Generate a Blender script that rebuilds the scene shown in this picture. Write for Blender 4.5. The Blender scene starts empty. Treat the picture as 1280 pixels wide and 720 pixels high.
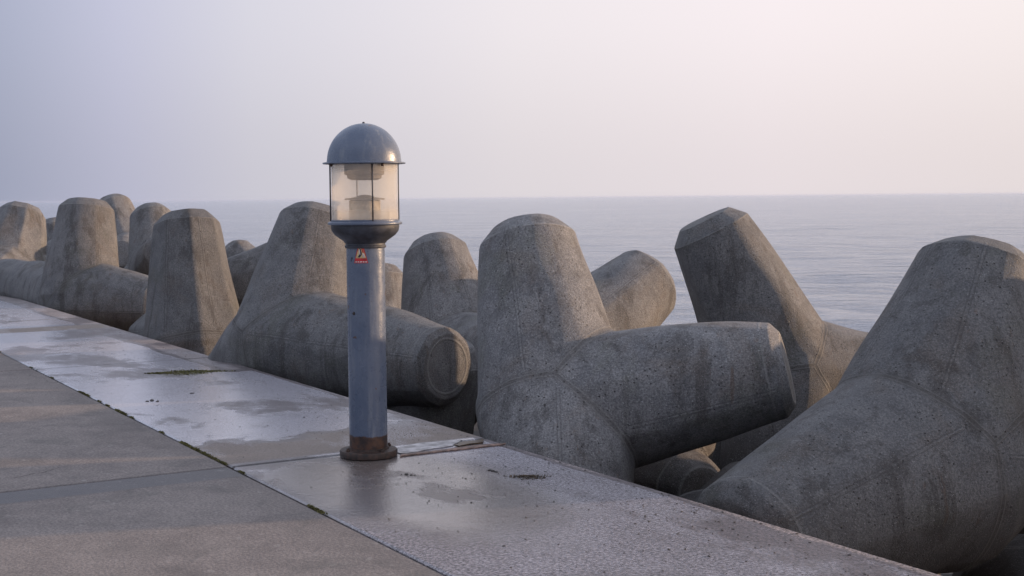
import bpy, bmesh, random
import numpy as np
from math import *
from mathutils import Vector, Matrix

random.seed(7)
rng = np.random.default_rng(11)
sc = bpy.context.scene
col = sc.collection

# ------------------------------------------------------------------ camera
F = 1700.0
H = 1.2
PITCH = atan((360 - 246.8) / F)
ROLL = radians(0.5)
Fw = np.array([0, cos(PITCH), -sin(PITCH)])
R0 = np.array([1.0, 0, 0]); U0 = np.array([0, sin(PITCH), cos(PITCH)])
RR = cos(ROLL) * R0 - sin(ROLL) * U0
UU = cos(ROLL) * U0 + sin(ROLL) * R0
CAM = np.array([0, 0, H])
cam = bpy.data.cameras.new('camera'); co = bpy.data.objects.new('camera', cam); col.objects.link(co)
cam.sensor_width = 36; cam.lens = F / 1280 * 36
cam.clip_start = 0.05; cam.clip_end = 60000
m = Matrix(((RR[0], UU[0], -Fw[0], 0), (RR[1], UU[1], -Fw[1], 0), (RR[2], UU[2], -Fw[2], H), (0, 0, 0, 1)))
co.matrix_world = m
sc.camera = co


def at(x, y, z):
    return CAM + (Fw + RR * (x - 640) / F - UU * (y - 360) / F) * z


def ground(x, y, h=0.0):
    v = Fw + RR * (x - 640) / F - UU * (y - 360) / F
    return CAM + v * ((h - H) / v[2])


# pavement frame: e runs along the edge (away), n points to the sea
A0 = ground(1000, 665); B0 = ground(150, 411)
e = (B0 - A0); e[2] = 0; e /= np.linalg.norm(e)
n = np.array([e[1], -e[0], 0.0])
if n[1] < 0: n = -n
V0 = A0 @ n


def uv(u, v, z=0.0):
    return e * u + n * (V0 + v) + np.array([0, 0, z])


def to_uv(P):
    return P @ e, P @ n - V0


# ------------------------------------------------------------------ helpers
def tag(o, label=None, cat=None, group=None, kind=None):
    if label: o['label'] = label
    if cat: o['category'] = cat
    if group: o['group'] = group
    if kind: o['kind'] = kind
    return o


def empty(name, loc):
    o = bpy.data.objects.new(name, None); o.location = loc; o.empty_display_size = .1
    col.objects.link(o); return o


def link(name, me, mat=None, parent=None):
    o = bpy.data.objects.new(name, me)
    if mat: me.materials.append(mat)
    col.objects.link(o)
    if parent: o.parent = parent
    return o


def from_bm(name, bm, mat, parent=None, smooth=True, angle=None):
    bmesh.ops.recalc_face_normals(bm, faces=bm.faces)
    me = bpy.data.meshes.new(name)
    if angle:
        for ed in bm.edges:
            ed.smooth = not (len(ed.link_faces) == 2 and ed.calc_face_angle(0) > angle)
    bm.to_mesh(me); bm.free()
    me.polygons.foreach_set('use_smooth', [smooth] * len(me.polygons))
    return link(name, me, mat, parent)


def lathe_bm(prof, seg=64, bm=None, cx=0, cy=0):
    bm = bm or bmesh.new()
    rings = []
    for r, z in prof:
        if r < 1e-6:
            rings.append([bm.verts.new((cx, cy, z))])
        else:
            rings.append([bm.verts.new((cx + r * cos(2 * pi * k / seg), cy + r * sin(2 * pi * k / seg), z)) for k in range(seg)])
    for a, b in zip(rings, rings[1:]):
        for k in range(seg):
            k2 = (k + 1) % seg
            if len(a) == 1 and len(b) == 1: continue
            if len(a) == 1: bm.faces.new((a[0], b[k2], b[k]))
            elif len(b) == 1: bm.faces.new((a[k], a[k2], b[0]))
            else: bm.faces.new((a[k], a[k2], b[k2], b[k]))
    return bm


def tube_bm(pts, r, seg=10, bm=None):
    bm = bm or bmesh.new()
    pts = [Vector(p) for p in pts]; rings = []
    for i, p in enumerate(pts):
        d = (pts[min(i + 1, len(pts) - 1)] - pts[max(i - 1, 0)]).normalized()
        a = d.orthogonal().normalized(); b = d.cross(a)
        if rings:
            pa = last; a = (pa - d * pa.dot(d)).normalized(); b = d.cross(a)
        last = a
        rr = r[i] if isinstance(r, (list, tuple)) else r
        rings.append([bm.verts.new(p + a * rr * cos(2 * pi * k / seg) + b * rr * sin(2 * pi * k / seg)) for k in range(seg)])
    for A, B in zip(rings, rings[1:]):
        for k in range(seg): bm.faces.new((A[k], A[(k + 1) % seg], B[(k + 1) % seg], B[k]))
    bm.faces.new(rings[0][::-1]); bm.faces.new(rings[-1])
    return bm


# ------------------------------------------------------------------ node helper
class N:
    def __init__(s, nt): s.nt = nt; s.L = nt.links
    def new(s, t, **kw):
        nd = s.nt.nodes.new(t)
        for k, v in kw.items():
            if k == 'ins':
                for a, b in v.items():
                    if hasattr(b, 'is_output') or isinstance(b, bpy.types.NodeSocket): s.L.new(b, nd.inputs[a])
                    else: nd.inputs[a].default_value = b
            else: setattr(nd, k, v)
        return nd
    def math(s, op, a, b=None, c=None, clamp=False):
        nd = s.nt.nodes.new('ShaderNodeMath'); nd.operation = op; nd.use_clamp = clamp
        for i, x in enumerate((a, b, c)):
            if x is None: continue
            if isinstance(x, (int, float)): nd.inputs[i].default_value = x
            else: s.L.new(x, nd.inputs[i])
        return nd.outputs[0]
    def noise(s, vec, scale, detail=4, rough=.5, dist=0.0, out='Fac'):
        nd = s.new('ShaderNodeTexNoise', ins={'Vector': vec, 'Scale': scale, 'Detail': detail, 'Roughness': rough, 'Distortion': dist})
        return nd.outputs[out]
    def vor(s, vec, scale, feat='F1', out='Distance', rnd=1.0):
        nd = s.new('ShaderNodeTexVoronoi', feature=feat, ins={'Vector': vec, 'Scale': scale, 'Randomness': rnd})
        return nd.outputs[out]
    def ramp(s, fac, stops, interp='LINEAR'):
        nd = s.nt.nodes.new('ShaderNodeValToRGB'); s.L.new(fac, nd.inputs[0]); cr = nd.color_ramp; cr.interpolation = interp
        while len(cr.elements) < len(stops): cr.elements.new(.5)
        for el, (p, c) in zip(cr.elements, stops):
            el.position = p; el.color = (c, c, c, 1) if isinstance(c, (int, float)) else (*c, 1)
        return nd.outputs[0]
    def mr(s, x, a, b, c=0.0, d=1.0, smooth=True):
        nd = s.new('ShaderNodeMapRange', interpolation_type='SMOOTHSTEP' if smooth else 'LINEAR', ins={'Value': x, 'From Min': a, 'From Max': b, 'To Min': c, 'To Max': d})
        return nd.outputs[0]
    def mix(s, f, a, b, mode='MIX'):
        nd = s.nt.nodes.new('ShaderNodeMix'); nd.data_type = 'RGBA'; nd.blend_type = mode; nd.clamp_factor = True
        for i, x in ((0, f), (6, a), (7, b)):
            if isinstance(x, bpy.types.NodeSocket): s.L.new(x, nd.inputs[i])
            elif i == 0: nd.inputs[0].default_value = x
            else: nd.inputs[i].default_value = (x, x, x, 1) if isinstance(x, (int, float)) else (*x, 1)
        return nd.outputs[2]
    def map(s, vec, scale=(1, 1, 1), loc=(0, 0, 0), rot=(0, 0, 0)):
        nd = s.new('ShaderNodeMapping', ins={'Vector': vec}); nd.inputs['Scale'].default_value = scale
        nd.inputs['Location'].default_value = loc; nd.inputs['Rotation'].default_value = rot
        return nd.outputs[0]
    def bump(s, h, strength, dist, normal=None):
        nd = s.new('ShaderNodeBump', ins={'Height': h, 'Strength': strength, 'Distance': dist})
        if normal: s.L.new(normal, nd.inputs['Normal'])
        return nd.outputs[0]


def mat(name):
    m = bpy.data.materials.new(name); m.use_nodes = True; m.node_tree.nodes.clear()
    k = N(m.node_tree)
    out = k.new('ShaderNodeOutputMaterial'); b = k.new('ShaderNodeBsdfPrincipled')
    k.L.new(b.outputs[0], out.inputs[0])
    return m, k, b, out


def setp(k, b, **kw):
    for a, v in kw.items():
        nm = a.replace('_', ' ')
        if isinstance(v, bpy.types.NodeSocket): k.L.new(v, b.inputs[nm])
        elif isinstance(v, (tuple, list)): b.inputs[nm].default_value = (*v, 1)
        else: b.inputs[nm].default_value = v


# ------------------------------------------------------------------ materials
def concrete_tetra():
    m, k, b, out = mat('sea_worn_concrete')
    tc = k.new('ShaderNodeTexCoord'); oi = k.new('ShaderNodeObjectInfo')
    off = k.new('ShaderNodeVectorMath', operation='SCALE'); k.L.new(oi.outputs['Random'], off.inputs['Scale']); off.inputs[0].default_value = (37, 53, 71)
    ad = k.new('ShaderNodeVectorMath', operation='ADD'); k.L.new(tc.outputs['Object'], ad.inputs[0]); k.L.new(off.outputs[0], ad.inputs[1])
    P = ad.outputs[0]
    at_seam = k.new('ShaderNodeAttribute', attribute_name='seam').outputs['Fac']
    at_tip = k.new('ShaderNodeAttribute', attribute_name='tipd').outputs['Fac']
    at_rad = k.new('ShaderNodeAttribute', attribute_name='capr').outputs['Fac']
    big = k.noise(P, 1.6, 4, .6, .4); mid = k.noise(P, 7, 6, .65, .3); fine = k.noise(P, 105, 5, .75); grit = k.noise(P, 210, 2, .6)
    cell = k.vor(P, 75)
    pit = k.vor(P, 34); pitm = k.math('MAXIMUM', k.math('MULTIPLY', k.mr(pit, .07, .18, 1, 0), k.mr(mid, .42, .55)), k.math('MULTIPLY', k.mr(k.vor(P, 15), .045, .085, 1, 0), k.mr(big, .40, .5)))
    crs = k.new('ShaderNodeAttribute', attribute_name='crease').outputs['Fac']
    geo = k.new('ShaderNodeNewGeometry'); GP = geo.outputs['Position']
    sep = k.new('ShaderNodeSeparateXYZ', ins={'Vector': GP})
    c = k.mix(k.mr(big, .3, .7), (.165, .167, .176), (.252, .248, .250))
    c = k.mix(k.mr(mid, .36, .66, 0, .55), c, (.31, .305, .30))
    blot = k.noise(P, 4.2, 7, .72, .8)
    c = k.mix(k.mr(blot, .48, .66, 0, .5), c, (.125, .120, .12))
    c = k.mix(k.mr(k.noise(P, 13, 6, .7, .5), .56, .68, 0, .22), c, (.36, .345, .325))
    st = k.noise(k.map(GP, (7, 7, .8)), 1.0, 6, .7, .3)
    c = k.mix(k.mr(st, .49, .64, 0, .68), c, (.085, .078, .075))
    c = k.mix(k.mr(k.noise(k.map(GP, (16, 16, 1.5), (3, 1, 0)), 1, 5, .6), .58, .70, 0, .25), c, (.33, .32, .31))
    br = k.math('MULTIPLY', k.mr(k.noise(P, 2.6, 6, .65, .5), .50, .66), .32)
    c = k.mix(br, c, (.165, .12, .085))
    gr_ = k.math('MULTIPLY', k.mr(k.noise(k.map(P, (1, 1, 1), (9, 4, 2)), 2.1, 6, .65, .5), .54, .66), .25)
    c = k.mix(gr_, c, (.13, .135, .085))
    rr_ = k.noise(k.map(GP, (24, 24, 1.1), (7, 3, 0)), 1, 4, .55)
    c = k.mix(k.math('MULTIPLY', k.mr(rr_, .63, .70, 0, .5), k.mr(big, .45, .6)), c, (.17, .10, .06))
    sl = k.noise(k.map(GP, (13, 13, .9), (1, 8, 0)), 1, 6, .7)
    c = k.mix(k.mr(sl, .60, .72, 0, .35), c, (.42, .42, .42))
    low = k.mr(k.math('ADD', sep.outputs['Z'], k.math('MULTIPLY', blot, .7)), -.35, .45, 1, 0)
    c = k.mix(k.math('MULTIPLY', low, .9), c, (.040, .031, .027))  # tide-line stain, darkened further to paint in the shade down in the gaps
    c = k.mix(.68, c, k.mix(k.mr(fine, .36, .64), (.05, .05, .052), (.50, .49, .48)), 'OVERLAY')
    c = k.mix(k.math('MULTIPLY', k.mr(cell, .0, .2, .5, 0), k.mr(k.noise(P, 11, 3), .45, .6)), c, (.40, .385, .36))
    c = k.mix(k.mr(grit, .60, .72, 0, .7), c, (.045, .043, .045))
    c = k.mix(k.mr(k.noise(P, 160, 2, .6), .62, .72, 0, .6), c, (.48, .47, .46))
    c = k.mix(pitm, c, (.045, .04, .04))
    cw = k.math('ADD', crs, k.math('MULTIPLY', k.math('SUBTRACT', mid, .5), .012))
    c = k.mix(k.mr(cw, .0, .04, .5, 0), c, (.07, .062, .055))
    # seams
    wob = k.math('ADD', at_seam, k.math('MULTIPLY', k.math('SUBTRACT', k.noise(P, 25, 3), .5), .008))
    wob = k.math('ABSOLUTE', wob)
    ridge = k.mr(wob, .001, .0065, 1, 0)
    tipw = k.math('ADD', at_tip, k.math('MULTIPLY', k.math('SUBTRACT', mid, .5), .01))
    ring = k.mr(k.math('ABSOLUTE', k.math('SUBTRACT', tipw, .102)), .002, .010, 1, 0)
    capring = k.math('MULTIPLY', k.mr(k.math('ABSOLUTE', k.math('SUBTRACT', at_rad, .185)), .003, .012, 1, 0), k.mr(at_tip, .0, .02, 1, 0))
    cline = k.mr(k.math('ABSOLUTE', k.math('SUBTRACT', cw, .012)), .001, .007, .5, 0)
    lines = k.math('MAXIMUM', cline, k.math('MULTIPLY', ridge, k.mr(k.noise(P, 3.1, 2), .4, .55, .1, .8)))
    lines = k.math('MAXIMUM', lines, k.math('MAXIMUM', k.math('MULTIPLY', ring, k.mr(k.noise(P, 4.1, 2), .4, .55, .2, .9)), capring))
    c = k.mix(k.math('MULTIPLY', lines, .30), c, (.36, .35, .33))
    dark = k.mr(k.math('ABSOLUTE', k.math('SUBTRACT', wob, .010)), .001, .005, .45, 0)
    c = k.mix(dark, c, (.06, .055, .055))
    c = k.mix(1.0, c, oi.outputs['Color'], 'MULTIPLY')
    h = k.math('ADD', k.math('MULTIPLY', fine, .55), k.math('MULTIPLY', k.mr(cell, 0, .3, 1, 0), .35))
    h = k.math('ADD', h, k.math('MULTIPLY', grit, .25))
    h = k.math('SUBTRACT', h, k.math('MULTIPLY', pitm, 1.2))
    n1 = k.bump(h, 1.0, .012)
    n2 = k.bump(k.math('ADD', k.math('MULTIPLY', lines, .7), k.math('MULTIPLY', mid, 1.4)), .7, .008, n1)
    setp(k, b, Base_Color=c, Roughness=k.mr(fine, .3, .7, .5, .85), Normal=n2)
    b.inputs['Specular IOR Level'].default_value = .45
    return m


def concrete_pave(name, wet):
    m, k, b, out = mat(name)
    tc = k.new('ShaderNodeTexCoord'); P = tc.outputs['Object']     # object space: x = u along the edge, y = v seaward
    sep = k.new('ShaderNodeSeparateXYZ', ins={'Vector': P}); U, Vv = sep.outputs[0], sep.outputs[1]
    big = k.noise(P, 1.1, 5, .6, .3); mid = k.noise(P, 6, 6, .7); fine = k.noise(P, 90, 4, .7); grit = k.vor(P, 120)
    brush = k.noise(k.map(P, (70, 6, 1)), 1, 3, .6)
    c = k.mix(k.mr(big, .3, .7), (.125, .108, .102), (.180, .158, .146))
    c = k.mix(k.mr(mid, .3, .72, 0, .6), c, (.225, .195, .178))
    c = k.mix(.5, c, k.mix(k.mr(fine, .32, .68), (.04, .04, .04), (.5, .48, .46)), 'OVERLAY')
    c = k.mix(k.mr(k.noise(P, 240, 2), .62, .72, 0, .55), c, (.035, .03, .03))
    c = k.mix(k.mr(grit, 0, .12, .3, 0), c, (.32, .30, .28))
    h = k.math('ADD', k.math('MULTIPLY', fine, .8), k.math('MULTIPLY', brush, .25))
    c = k.mix(1.0, c, (1.75, 1.8, 1.95) if wet else (1.50, 1.52, 1.56), 'MULTIPLY')
    if not wet:
        # damp band that follows the joint
        band = k.math('MULTIPLY', k.mr(k.math('ADD', U, k.math('MULTIPLY', k.math('SUBTRACT', mid, .5), .05)), 5.61, 5.65, 0, 1), k.mr(U, 5.86, 5.88, 1, 0))
        c = k.mix(k.math('MULTIPLY', band, .75), c, (.055, .055, .062))
        edge = k.mr(Vv, -1.62, -1.34, 0, .35)
        c = k.mix(k.math('MULTIPLY', edge, mid), c, (.06, .055, .055))
        blotch = k.mr(k.noise(P, .8, 3, .6, .8), .56, .66, 0, .35)
        c = k.mix(blotch, c, (.075, .07, .07))
        st2 = k.noise(k.map(P, (1, 1, 1), (4, 7, 0)), 3.5, 7, .72, .6)
        c = k.mix(k.mr(st2, .52, .68, 0, .45), c, (.10, .095, .09))
        c = k.mix(k.mr(k.noise(P, 16, 5, .7), .58, .70, 0, .45), c, (.34, .32, .30))
        wp = k.new('ShaderNodeVectorMath', operation='ADD'); k.L.new(P, wp.inputs[0])
        ws = k.new('ShaderNodeVectorMath', operation='SCALE', ins={'Scale': .25}); k.L.new(k.noise(P, 2.5, 5, .7, out='Color'), ws.inputs[0]); k.L.new(ws.outputs[0], wp.inputs[1])
        ck = k.new('ShaderNodeTexVoronoi', feature='DISTANCE_TO_EDGE', ins={'Vector': wp.outputs[0], 'Scale': .42}).outputs['Distance']
        ckm = k.math('MULTIPLY', k.mr(ck, .0, .0035, 1, 0), k.mr(k.noise(P, 1.3, 3), .5, .58))
        c = k.mix(k.math('MULTIPLY', ckm, .7), c, (.035, .03, .03))
        h = k.math('SUBTRACT', h, k.math('MULTIPLY', ckm, 1.5))
        crack = k.new('ShaderNodeTexVoronoi', feature='DISTANCE_TO_EDGE', ins={'Vector': k.map(P, (1, 1, 1), (.3, .2, 0)), 'Scale': .28})
        setp(k, b, Base_Color=c, Roughness=k.math('SUBTRACT', .85, k.math('MULTIPLY', band, .4)), Normal=k.bump(h, .8, .004))
        b.inputs['Specular IOR Level'].default_value = .35
        return m
    # ---- wet strip: puddles, damp film, two dry bands
    warp = k.noise(P, 2.2, 5, .65, .6)
    w = k.noise(k.map(P, (.75, 1.1, 1), (2.1, 1.4, 0)), 1.0, 10, .66, .35)
    w = k.math('ADD', w, k.math('MULTIPLY', k.math('SUBTRACT', k.noise(P, 55, 3, .7), .5), .07))
    dry1 = k.math('MULTIPLY', k.mr(U, 5.90, 5.96), k.mr(k.math('ADD', U, k.math('MULTIPLY', k.math('SUBTRACT', warp, .5), .7)), 6.25, 6.55, 1, 0))
    dry2 = k.math('MULTIPLY', k.mr(U, 13.0, 13.1), k.mr(U, 13.4, 13.55, 1, 0))
    dry3 = k.math('MULTIPLY', k.mr(U, 9.0, 9.4), k.mr(Vv, -.30, -.16))
    dry4 = k.mr(Vv, -.07, -.02)
    dry = k.math('MAXIMUM', k.math('MAXIMUM', dry1, dry2), k.math('MAXIMUM', k.math('MULTIPLY', dry3, .8), k.math('MULTIPLY', dry4, .6)))
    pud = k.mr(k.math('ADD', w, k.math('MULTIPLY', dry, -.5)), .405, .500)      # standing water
    damp = k.mr(k.math('ADD', k.math('ADD', w, k.math('MULTIPLY', mid, .15)), k.math('MULTIPLY', dry, -.35)), .33, .45)
    du = k.math('MULTIPLY', k.math('SUBTRACT', U, 5.05), 1.0); dv = k.math('MULTIPLY', k.math('ADD', Vv, .86), 2.0)
    rad = k.math('ADD', k.math('SQRT', k.math('ADD', k.math('MULTIPLY', du, du), k.math('MULTIPLY', dv, dv))), k.math('MULTIPLY', k.math('SUBTRACT', warp, .5), .5))
    pool = k.math('MULTIPLY', k.mr(rad, .60, 1.35, 1, 0), k.mr(U, 5.80, 5.86, 1, 0))                                            # clear pool at the foot of the lamp
    near = k.math('MULTIPLY', k.mr(U, 5.0, 6.0, 1, 0), k.math('SUBTRACT', 1.0, k.math('MULTIPLY', pool, .85)))                                              # coarser, rougher film close by
    patch = k.mr(k.noise(k.map(P, (1, 1.5, 1), (8, 1, 0)), 1.6, 5, .6, .5), .42, .58, .72, 1)
    near = k.math('MULTIPLY', near, patch)
    c_w = k.mix(1.0, c, (.52, .50, .54), 'MULTIPLY')
    cc = k.mix(damp, c, c_w)
    cc = k.mix(k.math('MULTIPLY', pud, k.math('MULTIPLY', k.mr(near, 0, 1, .95, .54), k.mr(pool, 0, 1, 1, .25))), cc, (.47, .46, .51))  # pale lilac sky reflection painted into the puddle base colour
    gr2 = k.noise(P, 70, 5, .75)
    cc = k.mix(k.mr(near, 0, 1, .35, .85), cc, k.mix(k.mr(gr2, .38, .62), (.15, .135, .13), (.76, .72, .715)), 'OVERLAY')
    cc = k.mix(k.math('MULTIPLY', k.mr(k.noise(P, 3.3, 6, .7), .50, .68), .30), cc, (.12, .105, .10))
    cc = k.mix(k.math('MULTIPLY', dry1, .55), cc, (.20, .155, .115))
    cc = k.mix(k.math('MULTIPLY', dry2, .6), cc, (.22, .17, .13))
    jd = k.math('MINIMUM', k.math('MINIMUM', k.math('ABSOLUTE', k.math('SUBTRACT', U, 5.86)), k.math('ABSOLUTE', k.math('SUBTRACT', U, 10.08))), k.math('ABSOLUTE', k.math('SUBTRACT', U, 14.3)))
    cc = k.mix(k.math('MULTIPLY', k.mr(k.math('ADD', jd, k.math('MULTIPLY', k.math('SUBTRACT', mid, .5), .03)), .010, .035, 1, 0), .8), cc, (.05, .045, .045))
    wr = k.math('MULTIPLY', k.mr(k.noise(P, 130, 3, .6), .50, .56), k.mr(k.noise(k.map(P, (1.2, 2.4, 1), (5, 2, 0)), 1, 4, .6), .52, .62))
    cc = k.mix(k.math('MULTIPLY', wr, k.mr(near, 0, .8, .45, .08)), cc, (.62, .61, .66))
    cc = k.mix(k.math('MULTIPLY', pool, .8), cc, (.17, .135, .115))
    speck = k.mr(k.vor(k.map(P, (1, 1, 1)), 46), .12, .19, 1, 0)
    speck = k.math('MULTIPLY', speck, k.mr(k.noise(P, 7, 3), .44, .54))
    cc = k.mix(k.math('MULTIPLY', speck, .8), cc, (.03, .026, .025))
    rough = k.math('SUBTRACT', .72, k.math('MULTIPLY', damp, .42))
    rough = k.math('SUBTRACT', rough, k.math('MULTIPLY', pud, .05))
    # bump: stones poke through the film
    hh = k.math('MULTIPLY', h, k.mr(pud, 0, 1, 1, .10))
    rip = k.noise(k.map(P, (26, 15, 1)), 1, 3, .6)
    hh2 = k.math('ADD', k.math('MULTIPLY', rip, k.mr(near, 0, 1, .15, .8)), k.math('MULTIPLY', k.noise(P, 75, 4, .7), k.mr(near, 0, 1, .14, 1.9)))
    n1 = k.bump(hh, .8, .004)
    n2 = k.bump(hh2, .8, .008, n1)
    setp(k, b, Base_Color=cc, Roughness=rough, Normal=n2)
    b.inputs['Specular IOR Level'].default_value = .5
    k.L.new(k.math('MULTIPLY', damp, k.mr(pud, 0, 1, .35, 1.0)), b.inputs['Coat Weight'])
    b.inputs['Coat IOR'].default_value = 1.45
    k.L.new(k.math('SUBTRACT', k.mr(pud, 0, 1, .34, .24), k.math('ADD', k.math('MULTIPLY', pool, .20), k.math('MULTIPLY', near, .15))), b.inputs['Coat Roughness'])
    k.L.new(k.bump(k.math('ADD', hh2, k.math('MULTIPLY', h, k.mr(pud, 0, 1, .5, .06))), .9, .009), b.inputs['Coat Normal'])
    return m


def simple(name, colr, rough=.5, metal=0.0, spec=.5, noise_amt=.12, scale=30, bumpd=.0):
    m, k, b, out = mat(name)
    tc = k.new('ShaderNodeTexCoord'); nz = k.noise(tc.outputs['Object'], scale, 5, .6)
    lo = tuple(x * (1 - noise_amt * 2) for x in colr); hi = tuple(min(1, x * (1 + noise_amt * 2)) for x in colr)
    setp(k, b, Base_Color=k.mix(k.mr(nz, .3, .7), lo, hi), Roughness=k.mr(nz, .3, .7, rough * .85, min(1, rough * 1.15)), Metallic=metal)
    b.inputs['Specular IOR Level'].default_value = spec
    if bumpd: setp(k, b, Normal=k.bump(nz, .6, bumpd))
    return m


def paint_metal():
    m, k, b, out = mat('weathered_grey_paint')
    tc = k.new('ShaderNodeTexCoord'); P = tc.outputs['Object']
    sep = k.new('ShaderNodeSeparateXYZ', ins={'Vector': P}); Z = sep.outputs[2]
    c = k.mix(k.mr(k.noise(P, 5, 5, .6, .3), .3, .7), (.082, .106, .160), (.118, .142, .195))
    c = k.mix(k.mr(k.noise(k.map(P, (30, 30, 3)), 1, 5, .65), .52, .72, 0, .45), c, (.24, .25, .27))
    c = k.mix(k.mr(k.noise(P, 90, 4, .6), .6, .72, 0, .5), c, (.07, .075, .085))
    zz = k.math('ADD', Z, k.math('MULTIPLY', k.math('SUBTRACT', k.noise(k.map(P, (14, 14, 5)), 1, 4, .6), .5), .035))
    rust = k.mr(zz, .098, .106, 1, 0)
    rc = k.mix(k.mr(k.noise(P, 28, 5, .65), .35, .65), (.022, .013, .012), (.085, .038, .022))
    c = k.mix(rust, c, rc)
    drip = k.math('MULTIPLY', k.mr(k.noise(k.map(P, (26, 26, 2.2)), 1, 4, .5), .60, .70), k.mr(Z, .08, .34, .7, 0))
    c = k.mix(drip, c, (.10, .075, .06))
    chip = k.math('MULTIPLY', k.mr(k.noise(P, 17, 4, .5), .70, .73), k.mr(Z, .1, 1.2, 1, .8))
    c = k.mix(chip, c, (.09, .045, .03))
    setp(k, b, Base_Color=c, Roughness=k.math('ADD', k.mr(k.noise(P, 22, 4), .3, .7, .22, .38), k.math('MULTIPLY', rust, .15)),
         Normal=k.bump(k.math('ADD', k.noise(P, 120, 4, .6), k.math('MULTIPLY', k.noise(P, 18, 3), .8)), .35, .0025))
    b.inputs['Metallic'].default_value = .0
    return m


def glass_mat():
    m, k, b, out = mat('dusty_cream_glass')
    k.nt.nodes.remove(b)
    tc = k.new('ShaderNodeTexCoord'); P = tc.outputs['Object']
    sep = k.new('ShaderNodeSeparateXYZ', ins={'Vector': P})
    tr = k.new('ShaderNodeBsdfTransparent', ins={'Color': (.99, .97, .94, 1)})
    tl = k.new('ShaderNodeBsdfTranslucent', ins={'Color': (.92, .87, .80, 1)})
    df = k.new('ShaderNodeBsdfDiffuse', ins={'Color': (.80, .76, .70, 1)})
    gl = k.new('ShaderNodeBsdfGlossy', ins={'Color': (1, 1, 1, 1), 'Roughness': .06})
    mx = k.new('ShaderNodeMixShader', ins={'Fac': .3}); k.L.new(tl.outputs[0], mx.inputs[1]); k.L.new(df.outputs[0], mx.inputs[2])
    grime = k.math('ADD', .10, k.math('MULTIPLY', k.noise(k.map(P, (9, 9, 2.5)), 1, 5, .6), .20))
    grime = k.math('ADD', grime, k.math('ADD', k.mr(sep.outputs[2], 1.10, 1.145, .25, 0), k.mr(sep.outputs[2], 1.27, 1.33, 0, .15)), clamp=True)
    m2 = k.new('ShaderNodeMixShader'); k.L.new(grime, m2.inputs[0]); k.L.new(tr.outputs[0], m2.inputs[1]); k.L.new(mx.outputs[0], m2.inputs[2])
    lw = k.new('ShaderNodeLayerWeight', ins={'Blend': .5})
    frf = k.math('ADD', .04, k.math('MULTIPLY', k.math('POWER', lw.outputs['Facing'], 4.0), .55))
    m3 = k.new('ShaderNodeMixShader'); k.L.new(frf, m3.inputs[0]); k.L.new(m2.outputs[0], m3.inputs[1]); k.L.new(gl.outputs[0], m3.inputs[2])
    k.L.new(m3.outputs[0], out.inputs[0])
    return m


def water_mat():
    m, k, b, out = mat('sea_water')
    geo = k.new('ShaderNodeNewGeometry'); P = geo.outputs['Position']
    R = k.map(P, (1, 1, 1), (0, 0, 0), (0, 0, radians(12)))
    a = k.noise(k.map(R, (1.0, 2.0, 1)), 1, 6, .66, .3)
    c2 = k.noise(k.map(R, (5.0, 9.0, 1)), 1, 4, .6, .2)
    c3 = k.noise(k.map(R, (.05, .13, 1)), 1, 4, .6, .3)
    hh = k.math('ADD', k.math('MULTIPLY', a, 1.0), k.math('MULTIPLY', c2, .22))
    gg = k.noise(k.map(R, (.22, .55, 1), (5, 3, 0)), 1, 4, .55, .5)
    nn = k.bump(hh, 1.0, .36, k.bump(gg, 1.0, .85))
    setp(k, b, Base_Color=(.34, .37, .43), Roughness=k.mr(c3, .35, .65, .08, .16), Normal=nn)
    b.inputs['IOR'].default_value = 1.33
    return m


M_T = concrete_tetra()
M_DRY = concrete_pave('dry_paving_concrete', False)
M_WET = concrete_pave('wet_paving_concrete', True)
M_PAINT = paint_metal()
M_GLASS = glass_mat()
M_RUST = simple('rusty_iron', (.040, .022, .016), .6, .0, .5, .35, 40, .004)
M_DARKM = simple('dark_grey_metal', (.040, .043, .055), .5, .0, .5, .2, 30, .001)
M_FIT = simple('lamp_fitting_grey', (.16, .14, .125), .6, 0, .4, .15, 25)
M_FIT2 = simple('lamp_fitting_cream', (.42, .37, .30), .6, 0, .4, .18, 25)
M_STICK = simple('red_sticker_print', (.50, .025, .03), .45, 0, .5, .15, 60)
M_STW = simple('pale_sticker_print', (.62, .52, .50), .5, 0, .5, .15, 90)
M_STY = simple('yellow_sticker_print', (.60, .42, .20), .5, 0, .5, .2, 90)
M_STB = simple('black_sticker_print', (.03, .03, .04), .5, 0, .5, .2, 90)
M_MOSS = simple('moss_green', (.105, .095, .035), .9, 0, .2, .4, 60)
M_WEED = simple('brown_seaweed', (.055, .032, .014), .35, 0, .5, .4, 60)
M_GRIT = simple('dark_grit', (.045, .038, .034), .6, 0, .4, .3, 50)
M_WHITEP = simple('worn_white_paint', (.36, .34, .34), .5, 0, .5, .3, 14, .002)
M_ORANGE = simple('orange_brown_paint', (.19, .125, .10), .6, 0, .4, .3, 40)
M_BED = simple('dark_wet_rubble', (.05, .044, .04), .7, 0, .4, .3, 3, .02)
M_WATER = water_mat()

# ------------------------------------------------------------------ tetrapods
R_C, R_S = .455, .19       # radius at the centre and taper over the arm's length
CH = .105                  # chamfer length


FACET = {107: .8, 112: 1.0, 109: .8, 110: .8, 100: .25, 101: .3, 106: .3}


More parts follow.
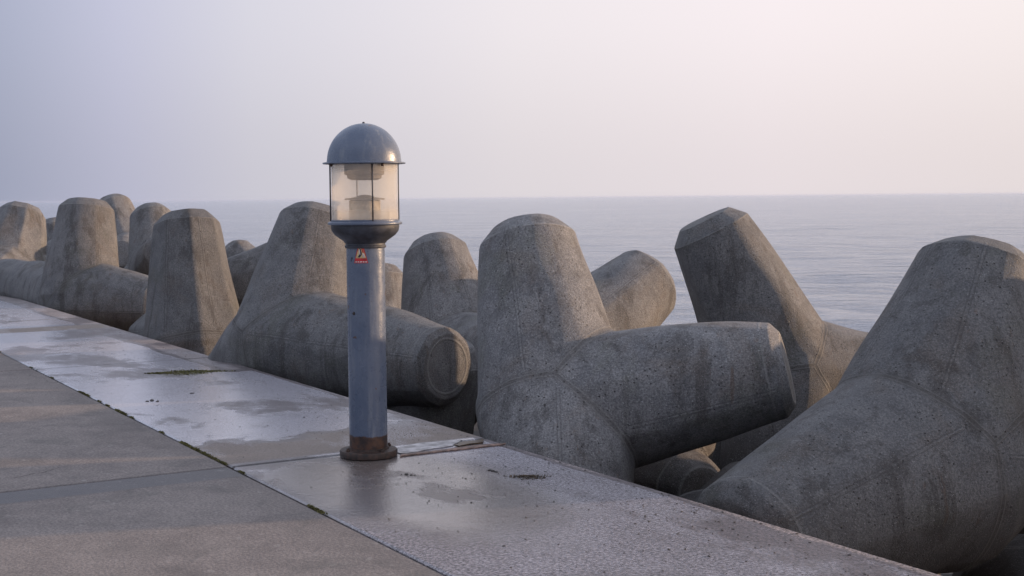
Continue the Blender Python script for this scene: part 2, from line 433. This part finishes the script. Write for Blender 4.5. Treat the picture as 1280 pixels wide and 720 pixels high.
def leg_bm(bm, d, L, fat, cs=1.0, seed=0):
    d = Vector(d).normalized(); a = d.orthogonal().normalized(); b = d.cross(a)
    prof = []
    r0 = R_C * fat; k = R_S * fat / L
    prof += [(r0 * .45, -.36 * fat), (r0 * .80, -.22 * fat), (r0 * .95, -.10 * fat)]
    for s in (.0, L * .25, L * .5, L * .75, L - CH * cs): prof.append((r0 - k * s, s))
    re = r0 - k * (L - CH * cs)
    prof += [(re + .002, L - CH * cs + .004), (re - .080 * cs, L - .014), (re - .080 * cs - .016, L)]
    seg = 96; rings = []; ph = (d.x * 7.3 + d.z * 3.1) % .6
    fac = [1 + FACET.get(seed, .4) * (cos(pi / 8) / cos(((2 * pi * i / seg + ph) % (pi / 4)) - pi / 8) * 1.035 - 1) for i in range(seg)]
    for r, s in prof:
        rings.append([bm.verts.new(d * s + (a * cos(2 * pi * i / seg) + b * sin(2 * pi * i / seg)) * r * fac[i]) for i in range(seg)])
    for A, B in zip(rings, rings[1:]):
        for i in range(seg): bm.faces.new((A[i], A[(i + 1) % seg], B[(i + 1) % seg], B[i]))
    bm.faces.new(rings[0][::-1]); bm.faces.new(rings[-1])


def tetra_mesh(legs, fat, voxel, seed):
    """legs: four (direction, length); one continuous body"""
    bm = bmesh.new()
    for d, L, f, cs in legs: leg_bm(bm, d, L, fat * f, cs, seed)
    bmesh.ops.create_icosphere(bm, subdivisions=4, radius=R_C * fat * .85)
    bmesh.ops.recalc_face_normals(bm, faces=bm.faces)
    me = bpy.data.meshes.new('tmp'); bm.to_mesh(me); bm.free()
    o = bpy.data.objects.new('tmp', me); col.objects.link(o)
    r = o.modifiers.new('r', 'REMESH'); r.mode = 'VOXEL'; r.voxel_size = voxel
    s = o.modifiers.new('s', 'SMOOTH'); s.factor = .5; s.iterations = 2
    dg = bpy.context.evaluated_depsgraph_get()
    me2 = bpy.data.meshes.new_from_object(o.evaluated_get(dg))
    bpy.data.objects.remove(o); bpy.data.meshes.remove(me)
    nv = len(me2.vertices); P = np.empty(nv * 3); me2.vertices.foreach_get('co', P); P = P.reshape(-1, 3)
    Nn = np.empty(nv * 3); me2.vertices.foreach_get('normal', Nn); Nn = Nn.reshape(-1, 3)
    D = np.array([np.array(d) / np.linalg.norm(d) for d, L, f, cs in legs]); Ls = np.array([L for d, L, f, cs in legs])
    dots = P @ D.T; own = dots.argmax(1)
    s_ax = dots[np.arange(nv), own]; ax = D[own]
    perp = P - ax * s_ax[:, None]; rad = np.linalg.norm(perp, axis=1)
    tip = Ls[own] - s_ax
    # seams run along each leg in the planes through the neighbouring legs
    seam = np.full(nv, 9.0)
    rs = np.random.default_rng(seed)
    offs = rs.uniform(-.25, .25, (4, 4))
    for i in range(4):
        mk = own == i
        for j in range(4):
            if i == j or (i * 3 + j + seed) % 3 == 0: continue
            t = D[j] - D[i] * (D[j] @ D[i]); t /= np.linalg.norm(t)
            t = -t                      # on the back of the neighbour, mid face
            q = np.cross(D[i], t); a = offs[i, j]
            q2 = q * cos(a) - t * sin(a); t2 = t * cos(a) + q * sin(a)
            side = perp[mk] @ t2
            dd = np.where(side > 0, np.abs(perp[mk] @ q2), 9.0)
            seam[mk] = np.minimum(seam[mk], dd)
    srt = np.sort(dots, axis=1); second = np.argsort(dots, axis=1)[:, -2]
    crease = (srt[:, -1] - srt[:, -2]) / np.linalg.norm(D[own] - D[second], axis=1)
    seam[tip < .07] = 9.0; seam[crease < .05] = 9.0
    # uneven casting: low frequency displacement
    disp = np.zeros(nv)
    for _ in range(16):
        w = rs.normal(0, 1, 3); w /= np.linalg.norm(w); f = rs.uniform(4, 16)
        disp += np.sin(P @ w * f + rs.uniform(0, 6.28)) * .012 / f * 2
    # slightly flattened moulding facets on the sides
    P2 = P + Nn * disp[:, None]
    # knocked edge chips
    me2.vertices.foreach_set('co', P2.ravel())
    for nm, arr in (('crease', crease), ('seam', seam), ('tipd', tip), ('capr', rad)):
        a = me2.attributes.new(nm, 'FLOAT', 'POINT'); a.data.foreach_set('value', arr.astype(np.float32))
    me2.polygons.foreach_set('use_smooth', [True] * len(me2.polygons))
    me2.update()
    me2.name = 'tetrapod'
    return me2


G = 'concrete tetrapods piled along the sea wall'
# (centre px, py, depth), fat, [(tip px, py, extra depth)], voxel, label
TET = [
 ((700, 512, 7.5), 1.0, [(656, 286, .38), (986, 460, -.30, .97, .55), (707, 724, -.75, 1.0), (716, 462, 1.1)], .0105,
  'large tetrapod just right of the bollard lamp, one thick arm pointing flat to the right'),
 ((1150, 580, 6.5), 1.16, [(1228, 321, .40), (922, 696, -.70, 1.0, .6), (1410, 588, .35, .74), (1150, 620, 1.1)], .0105,
  'nearest and biggest tetrapod, at the bottom right, one arm reaching down to the paving'),
 ((978, 470, 9.3), .98, [(880, 272, -.04), (1190, 484, .2), (950, 660, -.4), (985, 480, 1.1)], .012,
  'tetrapod whose raised arm leans left against the sea, above the flat arm of another'),
 ((702, 446, 10.5), 1.06, [(818, 345, .60), (640, 520, .6), (730, 610, -.3), (690, 440, -1.0)], .014,
  'tetrapod of which only one blunt arm tilting right shows, low against the sea'),
 ((570, 455, 10.8), .95, [(540, 300, .35), (642, 442, -1.0), (520, 570, .3), (585, 440, 1.0)], .014,
  'tetrapod with a short upright arm, standing between the bollard lamp and a larger one'),
 ((468, 440, 13.5), 1.0, [(470, 330, .1), (560, 480, .5), (400, 480, .3)], .02,
  'small domed tetrapod arm half hidden behind the right side of the bollard post'),
 ((365, 434, 10.2), 1.02, [(396, 264, .40), (560, 458, -1.05, 1.0, .42), (246, 536, .75), (350, 430, 1.0)], .0105,
  'tetrapod directly behind the bollard post, the round end of one arm facing the viewer'),
 ((245, 434, 12.3), 1.04, [(232, 267, .2), (262, 530, -.3), (190, 428, .85), (300, 470, .5)], .013,
  'upright tapering tetrapod with a dark-stained top and a sunlit right side'),
 ((372, 346, 13.3), .96, [(262, 366, -.2), (398, 320, .35), (470, 430, .3), (340, 440, .4)], .018,
  'tetrapod arm lying sideways in the gap left of the one behind the bollard'),
 ((335, 370, 20.0), .95, [(288, 310, .3), (380, 420, .2), (270, 410, -.3), (335, 376, .9)], .025,
  'small dark distant tetrapod top against the sea, in the gap left of the bollard'),
 ((352, 356, 18.6), .9, [(316, 325, .3), (400, 400, .2), (340, 450, -.3), (350, 372, .9)], .025,
  'small distant tetrapod with a pinkish lit end beside the dark distant top'),
 ((101, 375, 16.3), 1.12, [(109, 252, .2), (208, 383, -.5), (-36, 343, 2.9, .84), (100, 430, 1.0)], .013,
  'broad upright tetrapod with a flat arm on either side, beyond the dark-stained one'),
 ((10, 340, 20.0), 1.16, [(31, 259, .3), (75, 360, .5), (-70, 376, .6)], .017,
  'tetrapod leaning right with a strongly sunlit tan side, near the far end of the row'),
 ((165, 325, 21.0), .98, [(138, 249, .3), (152, 316, -.9), (230, 360, .4)], .025,
  'distant tetrapod peeping over the right shoulder of the broad one with flat arms'),
 ((200, 345, 17.5), .95, [(188, 261, .3), (130, 400, .2), (270, 400, .2)], .02,
  'tetrapod with a rounded top directly behind the dark-stained upright one'),
 ((75, 335, 22.0), .95, [(66, 274, .1), (20, 380, .3), (130, 380, .3)], .028,
  'shaded distant tetrapod top between the leaning sunlit one and the broad one'),
 ((85, 400, 18.6), 1.0, [(66, 347, .1), (140, 430, .3), (50, 450, .5)], .025,
  'tetrapod arm end showing as a small dark dome behind the long flat arm'),
 ((-22, 322, 23.0), 1.0, [(-9, 265, .1), (-80, 380, .1), (30, 380, .2)], .028,
  'sliver of a sunlit tetrapod at the very far end of the row'),
 ((705, 610, 8.7), 1.0, [(628, 545, .2), (760, 720, .1), (780, 560, .9)], .02,
  'dark round tetrapod end deep in the gap between bollard foot and large tetrapod'),
 ((905, 735, 6.9), 1.0, [(862, 634, -.1), (1040, 800, -.3), (800, 850, .2)], .016,
  'blue-grey domed tetrapod arm lying low beside the paving edge, under the thick flat arm'),
 ((785, 625, 8.5), .95, [(880, 624, -.6), (740, 780, .1), (700, 560, .6)], .02,
  'shadowed tetrapod arm with a warm lit end, low under the thick flat arm'),
 ((872, 575, 9.9), 1.0, [(790, 520, .3), (948, 540, .3), (872, 496, .5, .9)], .02,
  'deeply shaded tetrapod filling the gap behind the thick flat arm'),
 ((1050, 650, 9.1), 1.0, [(972, 590, .2), (1150, 720, .2), (960, 780, .3)], .02,
  'low dark tetrapod arm in the gap beside the nearest and biggest tetrapod'),
 ((515, 580, 9.7), .95, [(408, 532, -.15), (600, 640, .2), (480, 740, .2)], .02,
  'low tetrapod arm with a pale top behind the foot of the bollard post'),
 ((1345, 520, 8.0), 1.0, [(1340, 345, .1), (1250, 640, .2), (1450, 640, .2)], .02,
  'dark upright tetrapod cut off by the picture edge behind the biggest one'),
 ((1705, 500, 6.8), 1.2, [(1590, 285, -.45), (1830, 300, .5), (1700, 640, .1), (1500, 560, .3)], .028,  # added out of view, its spread arms keep sun off the nearest tetrapod
  'unseen tetrapod added beyond the picture edge to shade the nearest one'),
 ((1300, 790, 7.2), 1.1, [(1260, 690, .9), (1420, 700, .1), (1200, 900, .1)], .02,
  'tetrapod in deep shadow at the bottom, under the nearest and biggest one'),
]
VOX = 1.0
TONE = {0: 1.22, 1: .80, 2: .84, 3: 1.05, 4: 1.05, 6: .84, 7: .72, 8: .8, 11: .86, 12: 1.05, 13: 1.05, 14: 1.0, 19: .8}
for i, (c, fat, tips, vox, label) in enumerate(TET):
    C = at(*c); legs = []
    for tp in tips:
        x, y, dz = tp[:3]
        d = at(x, y, c[2] + dz) - C; L = float(np.linalg.norm(d)); legs.append((d / L, L, tp[3] if len(tp) > 3 else 1.0, tp[4] if len(tp) > 4 else 1.0))
    s = -sum(q[0] for q in legs)
    if np.linalg.norm(s) < .3: s = s + np.array([0, .6, -.2])
    s /= np.linalg.norm(s)
    if len(legs) < 4: legs.append((s, float(np.clip(np.mean([q[1] for q in legs]), .95, 1.15)), 1.0, 1.0))
    print('TET', i, [round(q[1], 2) for q in legs], 'edge', round(to_uv(C)[1], 2), 'h4', round(float(C[2] + s[2]), 2), 'edge4', round(to_uv(C + s)[1], 2))
    me = tetra_mesh(legs, fat, vox * VOX, 100 + i)
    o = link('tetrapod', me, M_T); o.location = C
    t = TONE.get(i, rng.uniform(.85, 1.1)); o.color = (t * 1.0, t * 1.0, t * 1.02, 1)
    tag(o, label, 'tetrapod', G)

# ------------------------------------------------------------------ pavement
FR = Matrix(((e[0], n[0], 0, n[0] * V0), (e[1], n[1], 0, n[1] * V0), (0, 0, 1, 0), (0, 0, 0, 1)))
JU = [-2.62, 1.62, 5.86, 10.08, 14.3, 18.5, 22.7, 26.9, 31.1, 35.3, 39.5]


def slab(bm, u0, u1, v0, v1, z, th=.12, ch=.008, step=.0):
    us = [u0, u0 + ch, u1 - ch, u1]; vs = [v0, v0 + ch, v1 - ch, v1]
    g = {}
    for i, u in enumerate(us):
        for j, v in enumerate(vs):
            edge = i in (0, 3) or j in (0, 3)
            g[i, j] = bm.verts.new((u, v, z - (ch * .8 if edge else 0)))
    for i in range(3):
        for j in range(3): bm.faces.new((g[i, j], g[i + 1, j], g[i + 1, j + 1], g[i, j + 1]))
    bot = {}
    ring = [(0, 0), (1, 0), (2, 0), (3, 0), (3, 1), (3, 2), (3, 3), (2, 3), (1, 3), (0, 3), (0, 2), (0, 1)]
    for q in ring: bot[q] = bm.verts.new((g[q].co.x, g[q].co.y, z - th))
    for a, b in zip(ring, ring[1:] + ring[:1]): bm.faces.new((g[a], bot[a], bot[b], g[b]))


bm = bmesh.new()
for a, b in zip(JU, JU[1:]): slab(bm, a + .007, b - .007, -1.316, 0.0, random.uniform(-.0015, .0015), .5)
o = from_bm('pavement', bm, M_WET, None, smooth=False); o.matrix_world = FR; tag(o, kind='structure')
bm = bmesh.new()
JL = [-2.62, 1.62, 5.86, 10.08, 14.3, 18.5, 22.7, 26.9, 31.1, 35.3, 39.5]
for a, b in zip(JL, JL[1:]): slab(bm, a + .004, b - .004, -7.0, -1.333, random.uniform(-.001, .002) + .002, .5)
o = from_bm('pavement', bm, M_DRY, None, smooth=False); o.matrix_world = FR; tag(o, kind='structure')
# joint filler and sea wall below
bm = bmesh.new()
slab(bm, -2.6, 39.4, -6.9, -.03, -.035, 3.2, .01)
o = from_bm('ground', bm, M_BED, None, smooth=False); o.matrix_world = FR; tag(o, kind='structure')

# rubble bed sloping into the water
nu, nvv = 260, 90
u = np.linspace(-4, 40, nu); v = np.linspace(-.05, 12, nvv); UUg, VVg = np.meshgrid(u, v, indexing='ij')
pts = rng.uniform([-4, -.5], [40, 12.5], (1900, 2)); hts = rng.uniform(-.28, .15, 1900)
best = np.full(UUg.shape, 9.0); hid = np.zeros(UUg.shape)
for (pu, pv), hh in zip(pts, hts):
    dd = (UUg - pu) ** 2 + (VVg - pv) ** 2; mk = dd < best; best[mk] = dd[mk]; hid[mk] = hh
Zg = -1.40 - .045 * VVg + hid + .22 * np.maximum(0, 1 - best / .06)
co_ = np.array([FR @ Vector((a, b, c)) for a, b, c in zip(UUg.ravel(), VVg.ravel(), Zg.ravel())])
fc = [(i * nvv + j, (i + 1) * nvv + j, (i + 1) * nvv + j + 1, i * nvv + j + 1) for i in range(nu - 1) for j in range(nvv - 1)]
me = bpy.data.meshes.new('terrain'); me.from_pydata(co_.tolist(), [], fc)
me.polygons.foreach_set('use_smooth', [True] * len(me.polygons))
o = link('terrain', me, M_BED); tag(o, kind='structure')

# ------------------------------------------------------------------ sea
SEA = -2.0
nr, na = 620, 460
rr = 6 * (8000 / 6) ** (np.linspace(0, 1, nr)); aa = np.radians(np.linspace(-75, 75, na))
Rg, Ag = np.meshgrid(rr, aa, indexing='ij')
X = Rg * np.sin(Ag); Y = Rg * np.cos(Ag)
cell = np.gradient(rr)[:, None] * np.ones_like(X); cell = np.maximum(cell, Rg * (aa[1] - aa[0]))
Z = np.zeros_like(X)
for _ in range(60):
    wl = 10 ** rng.uniform(0.1, 1.0); th = rng.normal(radians(35), .55)
    kk = 2 * pi / wl; ph = rng.uniform(0, 6.28); amp = .0030 * wl ** .75
    w = np.clip((wl / cell - 3) / 3, 0, 1)
    Z += w * amp * np.sin(kk * (X * sin(th) + Y * cos(th)) + ph + .6 * np.sin(X * .05 + ph) )
Z = Z + SEA
me = bpy.data.meshes.new('sea')
fc = np.array([(i * na + j, i * na + j + 1, (i + 1) * na + j + 1, (i + 1) * na + j) for i in range(nr - 1) for j in range(na - 1)])
me.from_pydata(np.stack([X, Y, Z], -1).reshape(-1, 3).tolist(), [], fc[:, ::-1].tolist())
me.polygons.foreach_set('use_smooth', [True] * len(me.polygons))
o = link('sea', me, M_WATER); tag(o, kind='structure')

# ------------------------------------------------------------------ bollard lamp
BP = ground(461, 569.5)
B = empty('bollard_lamp', BP); B.scale = (1, 1, 1.019)
tag(B, 'grey metal bollard lamp with domed cap, glass lantern and rusty foot on wet paving', 'bollard lamp')
pole = from_bm('post', lathe_bm([(.0, .030), (.0885, .030), (.0885, .060), (.0885, .30), (.0885, .60), (.0885, .975), (.0, .975)], 96), M_PAINT, B, angle=.6)
base = from_bm('base_flange', lathe_bm([(0, 0), (.126, 0), (.134, .004), (.135, .024), (.131, .031), (.095, .034), (.0935, .042), (0, .042)], 96), M_RUST, B, angle=.6)
for k in range(4):
    a = radians(38 + 90 * k); x, y = .113 * cos(a), .113 * sin(a)
    from_bm('bolt', lathe_bm([(0, .030), (.010, .030), (.010, .040), (.006, .042), (.006, .047), (0, .047)], 6, None, x, y), M_RUST, base, smooth=False)
from_bm('bowl', lathe_bm([(.0, .955), (.0935, .955), (.0955, .960), (.0955, .966), (.0915, .970), (.0915, .976), (.097, .980), (.100, .986), (.118, .998), (.140, 1.014), (.154, 1.032), (.1575, 1.050), (.158, 1.060), (.0, 1.060)], 96), M_DARKM, B, angle=.7)
from_bm('lower_rim', lathe_bm([(.0, 1.0605), (.168, 1.0605), (.1715, 1.064), (.1715, 1.070), (.168, 1.073), (.160, 1.076), (.160, 1.082), (.150, 1.084), (0, 1.084)], 96), M_PAINT, B, angle=.6)
from_bm('glass_cylinder', lathe_bm([(.154, 1.0845), (.154, 1.331), (.1505, 1.331), (.1505, 1.0845), (.154, 1.0845)], 96), M_GLASS, B, angle=.6)
for deg in (-71, 19, 109, 199):
    a = radians(deg); r = .1605
    from_bm('guard_rod', tube_bm([(r * cos(a), r * sin(a), 1.079), (r * cos(a), r * sin(a), 1.335)], .0034, 10), M_DARKM, B)
ho = from_bm('lamp_holder', lathe_bm([(0, 1.285), (.088, 1.285), (.092, 1.290), (.092, 1.328), (0, 1.328)], 48), M_FIT, B, angle=.6)
from_bm('lamp_collar', lathe_bm([(0, 1.262), (.060, 1.262), (.078, 1.270), (.080, 1.2845), (0, 1.2845)], 48), M_FIT, ho, angle=.6)
gb = from_bm('control_gear', lathe_bm([(0, 1.0845), (.072, 1.0845), (.072, 1.168), (.066, 1.172), (0, 1.172)], 48), M_FIT2, B, angle=.6)
from_bm('gear_lid', lathe_bm([(0, 1.1725), (.092, 1.1725), (.092, 1.179), (.05, 1.184), (.022, 1.194), (0, 1.196)], 48), M_FIT, gb, angle=.6)
prof = [(0, 1.332), (.165, 1.332), (.165, 1.3345), (.189, 1.3345), (.191, 1.337), (.190, 1.341), (.172, 1.344)]
for k in range(1, 25):
    t = pi / 2 * k / 24; prof.append((.1705 * cos(t), 1.346 + .172 * sin(t)))
prof[-1] = (0, 1.518)
cap = from_bm('dome_cap', lathe_bm(prof, 96), M_PAINT, B, angle=.7)
from_bm('cap_screw', lathe_bm([(0, 1.517), (.006, 1.517), (.006, 1.523), (0, 1.525)], 12), M_DARKM, cap)
for deg in (-55, 35, 125, 215):
    a = radians(deg)
    from_bm('clip', lathe_bm([(0, 1.321), (.005, 1.321), (.007, 1.326), (.007, 1.334), (0, 1.334)], 12, None, .170 * cos(a), .170 * sin(a)), M_RUST, cap)


def sticker_piece(name, poly, off, material, parent, cy):
    """flat outline (metres, x to the right, z up) bent onto the post, facing the camera side"""
    bm = bmesh.new(); r = .0885 + off
    th0 = radians(-98.3)
    # subdivide horizontally for curvature
    vs = [bm.verts.new((x, 0, z)) for x, z in poly]; bm.faces.new(vs)
    for q in np.arange(-.04, .041, .006):
        bmesh.ops.bisect_plane(bm, geom=bm.verts[:] + bm.edges[:] + bm.faces[:], plane_co=(q, 0, 0), plane_no=(1, 0, 0))
    ex = bmesh.ops.extrude_face_region(bm, geom=bm.faces[:])
    for g in ex['geom']:
        if isinstance(g, bmesh.types.BMVert): g.co.y = .0006
    for vtx in bm.verts:
        th = th0 + vtx.co.x / .0885; rad = r + vtx.co.y
        vtx.co = (rad * cos(th), rad * sin(th), cy + vtx.co.z)
    return from_bm(name, bm, material, parent, smooth=False)


def arc_tri(w, h, top, zb):
    pts = [(-w, zb), (w, zb)]
    for k in range(9):
        t = radians(20 + 140 * k / 8); pts.append((top * cos(t), h - top + top * sin(t)))
    return pts


SZ = .925
st = sticker_piece('warning_sticker', arc_tri(.0335, .047, .014, -.036), .0004, M_STICK, B, SZ)
sticker_piece('sticker_border', arc_tri(.0245, .0385, .009, -.0135), .0012, M_STY, st, SZ)
sticker_piece('sticker_symbol', [(-.013, -.008), (-.004, -.011), (.006, .004), (.002, .026), (-.006, .031), (-.004, .010)], .0020, M_STB, st, SZ)
sticker_piece('sticker_symbol', [(-.006, .004), (-.001, .002), (-.003, .027), (-.008, .022)], .0028, M_STW, st, SZ)
sticker_piece('sticker_symbol', [(.009, -.010), (.019, -.010), (.016, .004), (.008, .010)], .0020, M_STW, st, SZ)
sticker_piece('sticker_symbol', [(.008, .012), (.015, .010), (.007, .034), (.002, .036)], .0020, M_STICK, st, SZ)
for xx, ww in ((-.026, .008), (-.014, .006), (-.004, .009), (.009, .007), (.020, .008)):
    sticker_piece('sticker_lettering', [(xx, -.0325), (xx + ww, -.0325), (xx + ww, -.0275), (xx, -.0275)], .0012, M_STW, st, SZ)
sticker_piece('post_mark', [(-.055, -.028), (-.051, -.030), (-.050, -.018), (-.046, -.014), (-.043, -.020), (-.0405, -.019), (-.044, -.009), (-.051, -.011)], .0003, M_STB, B, SZ)
# small bolt head on the post
sb = tube_bm([(0, 0, 0), (0, -.004, 0)], [.008, .006], 12)
th = -pi / 2 - radians(6) - .50
for vtx in sb.verts: vtx.co = Matrix.Rotation(th + pi / 2, 4, 'Z') @ Vector((vtx.co.x, vtx.co.y - .0880, vtx.co.z + .662))
from_bm('rusty_plug', sb, M_RUST, B)

# ------------------------------------------------------------------ small things on the paving
def flat_piece(name, poly, z0, th, material, parent=None):
    bm = bmesh.new(); vs = [bm.verts.new((x, y, z0)) for x, y in poly]; bm.faces.new(vs)
    ex = bmesh.ops.extrude_face_region(bm, geom=bm.faces[:])
    for g in ex['geom']:
        if isinstance(g, bmesh.types.BMVert): g.co.z += th
    return from_bm(name, bm, material, parent, smooth=False)


def px_poly(pts): return [tuple(ground(x, y)[:2]) for x, y in pts]


def rough_poly(pts, amp, step=.03):
    out = []
    for a, b in zip(pts, pts[1:] + pts[:1]):
        a = np.array(a); b = np.array(b); k = max(1, int(np.linalg.norm(b - a) / step))
        for i in range(k): out.append(tuple(a + (b - a) * i / k + rng.normal(0, amp, 2)))
    return out


S = empty('metal_strip', ground(560, 562))
tag(S, 'thin worn strip with orange edge and flaking white paint beside the bollard foot', 'metal strip')
so = np.array(S.location)[:2]
sub = lambda P: [(x - so[0], y - so[1]) for x, y in P]
flat_piece('strip_base', sub(rough_poly(px_poly([(500, 571), (560, 564.5), (628, 557), (632, 555), (600, 557), (560, 562.3), (502, 569)]), .002)), .001, .005, M_ORANGE, S)
flat_piece('paint_patch', sub(rough_poly(px_poly([(494, 566), (500, 559), (524, 555), (560, 552), (576, 551), (566, 558), (540, 562), (507, 567.5)]), .006)), .0012, .003, M_WHITEP, S)
flat_piece('rust_flake', sub(rough_poly(px_poly([(568, 558), (578, 554), (596, 552), (606, 551), (604, 554.5), (588, 556.5), (574, 559)]), .004)), .0025, .006, M_WEED, S)


def scatter_blades(name, centers, material, count, hgt, spread, wide=1.0):
    vs, fs = [], []
    for (cx, cy, sx, sy, rot) in centers:
        for _ in range(count):
            a, b = rng.normal(0, .45, 2)
            if a * a + b * b > 1: continue
            x = cx + cos(rot) * a * sx - sin(rot) * b * sy; y = cy + sin(rot) * a * sx + cos(rot) * b * sy
            t = rng.uniform(0, 6.28); w = rng.uniform(.0015, .004) * wide; h = hgt * rng.uniform(.3, 1); ln = rng.uniform(-1, 1) * spread
            k = len(vs)
            vs += [(x - w * cos(t), y - w * sin(t), .0), (x + w * cos(t), y + w * sin(t), .0), (x + ln * sin(t) + w * .3, y + ln * cos(t), h), (x + ln * sin(t) * .5 - w, y + ln * cos(t) * .5 + w, h * .7)]
            fs.append((k, k + 1, k + 2, k + 3))
    me = bpy.data.meshes.new(name); me.from_pydata(vs, [], fs)
    return link(name, me, material)


ed_ang = atan2(e[1], e[0])
cs = []
for (u0, u1, dens) in ((7.55, 7.95, 6), (6.0, 6.75, 10), (4.7, 5.0, 2), (8.5, 8.9, 3), (11.5, 12, 4)):
    for _ in range(dens):
        q = uv(rng.uniform(u0, u1), -1.326); cs.append((q[0], q[1], .07, .014, ed_ang))
for _ in range(26):
    q = uv(rng.uniform(3.6, 16), -1.326); cs.append((q[0], q[1], .05, .009, ed_ang))
tag(scatter_blades('moss', cs, M_MOSS, 110, .008, .009), 'green brown moss growing in the long joint between the paving slabs', 'moss', kind='stuff')
q = ground(232, 466)
tag(scatter_blades('moss', [(q[0], q[1], .20, .17, 0), (q[0] + .1, q[1] + .07, .24, .06, 0), (q[0] - .18, q[1] - .02, .10, .05, 0)], M_MOSS, 800, .006, .016, 2.2), 'small patch of olive moss in the puddle left of the bollard', 'moss', kind='stuff')
q = ground(665, 597)
tag(scatter_blades('seaweed', [(q[0], q[1], .085, .06, .1), (q[0] - .04, q[1] + .02, .09, .03, 0)], M_WEED, 170, .008, .02), 'brown scrap of seaweed washed onto the paving in front of the central tetrapod', 'seaweed', kind='stuff')


def grit_mesh(spots):
    bm = bmesh.new()
    for (x, y, s) in spots:
        r = bmesh.ops.create_icosphere(bm, subdivisions=1, radius=s)
        sx, sy, a = rng.uniform(.7, 1.8), rng.uniform(.6, 1.2), rng.uniform(0, 3.14)
        for vtx in r['verts']:
            p = vtx.co; px = p.x * sx * rng.uniform(.8, 1.2); py = p.y * sy * rng.uniform(.8, 1.2)
            vtx.co = (x + px * cos(a) - py * sin(a), y + px * sin(a) + py * cos(a), .001 + max(-.001, p.z * .5))
    return bm


sp = []
for _ in range(1500):
    uu = 2.6 + abs(rng.normal(0, 4)); vv_ = -abs(rng.normal(0, .55))
    if vv_ < -1.28: continue
    q = uv(uu, vv_ - .02); sp.append((q[0], q[1], 10 ** rng.uniform(-3.1, -2.35)))
for (x, y, s) in ((612, 588, .010), (616, 589, .012), (620, 590, .009), (508, 593, .010), (514, 594, .008), (380, 522, .01), (240, 492, .012), (190, 501, .02), (197, 502, .016), (184, 502, .012)):
    q = ground(x, y); sp.append((q[0], q[1], s))
tag(from_bm('gravel', grit_mesh(sp), M_GRIT, None, smooth=False), 'dark grit and small stones strewn over the wet paving', 'gravel', kind='stuff')

# ------------------------------------------------------------------ light
AZ = radians(77); EL = radians(8.0)
SD = np.array([sin(AZ) * cos(EL), cos(AZ) * cos(EL), sin(EL)])
sun = bpy.data.lights.new('sun', 'SUN'); sun.energy = 5.0; sun.angle = radians(.8); sun.color = (1.0, .69, .44)
so_ = bpy.data.objects.new('sun', sun); col.objects.link(so_)
so_.rotation_euler = Vector(-SD).to_track_quat('-Z', 'Y').to_euler()
W = bpy.data.worlds.new('World'); sc.world = W; W.use_nodes = True; nt = W.node_tree; nt.nodes.clear(); k = N(nt)
sky = k.new('ShaderNodeTexSky', sky_type='NISHITA'); sky.sun_disc = False; sky.sun_elevation = EL; sky.sun_rotation = AZ
sky.air_density = 1.2; sky.dust_density = 4.0; sky.ozone_density = 2.0; sky.altitude = 0
tc = k.new('ShaderNodeTexCoord')
dt = k.new('ShaderNodeVectorMath', operation='DOT_PRODUCT'); k.L.new(tc.outputs['Generated'], dt.inputs[0]); dt.inputs[1].default_value = (sin(AZ), cos(AZ), 0)
sp_ = k.new('ShaderNodeSeparateXYZ', ins={'Vector': tc.outputs['Generated']})
veil = k.ramp(k.mr(dt.outputs['Value'], -.5, 1.0, smooth=False), [(0, (0.42, 0.48, 0.62)), (0.15, (0.40, 0.44, 0.57)), (0.245, (0.392, 0.419, 0.551)), (0.3, (0.535, 0.54, 0.68)), (0.36, (0.67, 0.655, 0.735)), (0.483, (0.829, 0.774, 0.806)), (0.6, (0.906, 0.822, 0.846)), (0.7, (0.893, 0.808, 0.81)), (0.95, (1.124, 0.942, 0.835))])
upb = k.math('MULTIPLY', k.mr(sp_.outputs['Z'], 0, .15, 1, 1.17), k.mr(sp_.outputs['Z'], .2, .9, 1, .8))
sc_ = k.new('ShaderNodeVectorMath', operation='SCALE'); k.L.new(veil, sc_.inputs[0]); k.L.new(k.math('MULTIPLY', upb, 11.1), sc_.inputs['Scale'])
up = k.mr(sp_.outputs['Z'], .12, .7)
veil = k.mix(up, sc_.outputs[0], (8.8, 9.6, 11.8))
c = k.mix(.88, sky.outputs[0], veil)
bg = k.new('ShaderNodeBackground', ins={'Color': c, 'Strength': .09}); wo = k.new('ShaderNodeOutputWorld'); k.L.new(bg.outputs[0], wo.inputs[0])

sc.view_settings.view_transform = 'Standard'; sc.view_settings.look = 'None'
sc.view_settings.exposure = 0; sc.view_settings.gamma = 1
sc.render.engine = 'CYCLES'; sc.cycles.use_denoising = True
sc.cycles.max_bounces = 8; sc.cycles.transparent_max_bounces = 8

# ------------------------------------------------------------------ sea haze
bm = bmesh.new(); bmesh.ops.create_cube(bm, size=1)
for vtx in bm.verts: vtx.co = (vtx.co.x * 16600, 3900 + vtx.co.y * 8600, (3.0 if vtx.co.z > 0 else -6.0))
hz, k, b, out = mat('sea_haze'); k.nt.nodes.remove(b)
pv = k.new('ShaderNodeVolumePrincipled', ins={'Density': 6e-5, 'Color': (.60, .66, .80, 1), 'Anisotropy': .0}); k.L.new(pv.outputs[0], out.inputs['Volume'])
tag(from_bm('haze', bm, hz, None, smooth=False), 'pale sea haze lying over the water towards the horizon', 'haze', kind='stuff')
sc.cycles.volume_bounces = 1
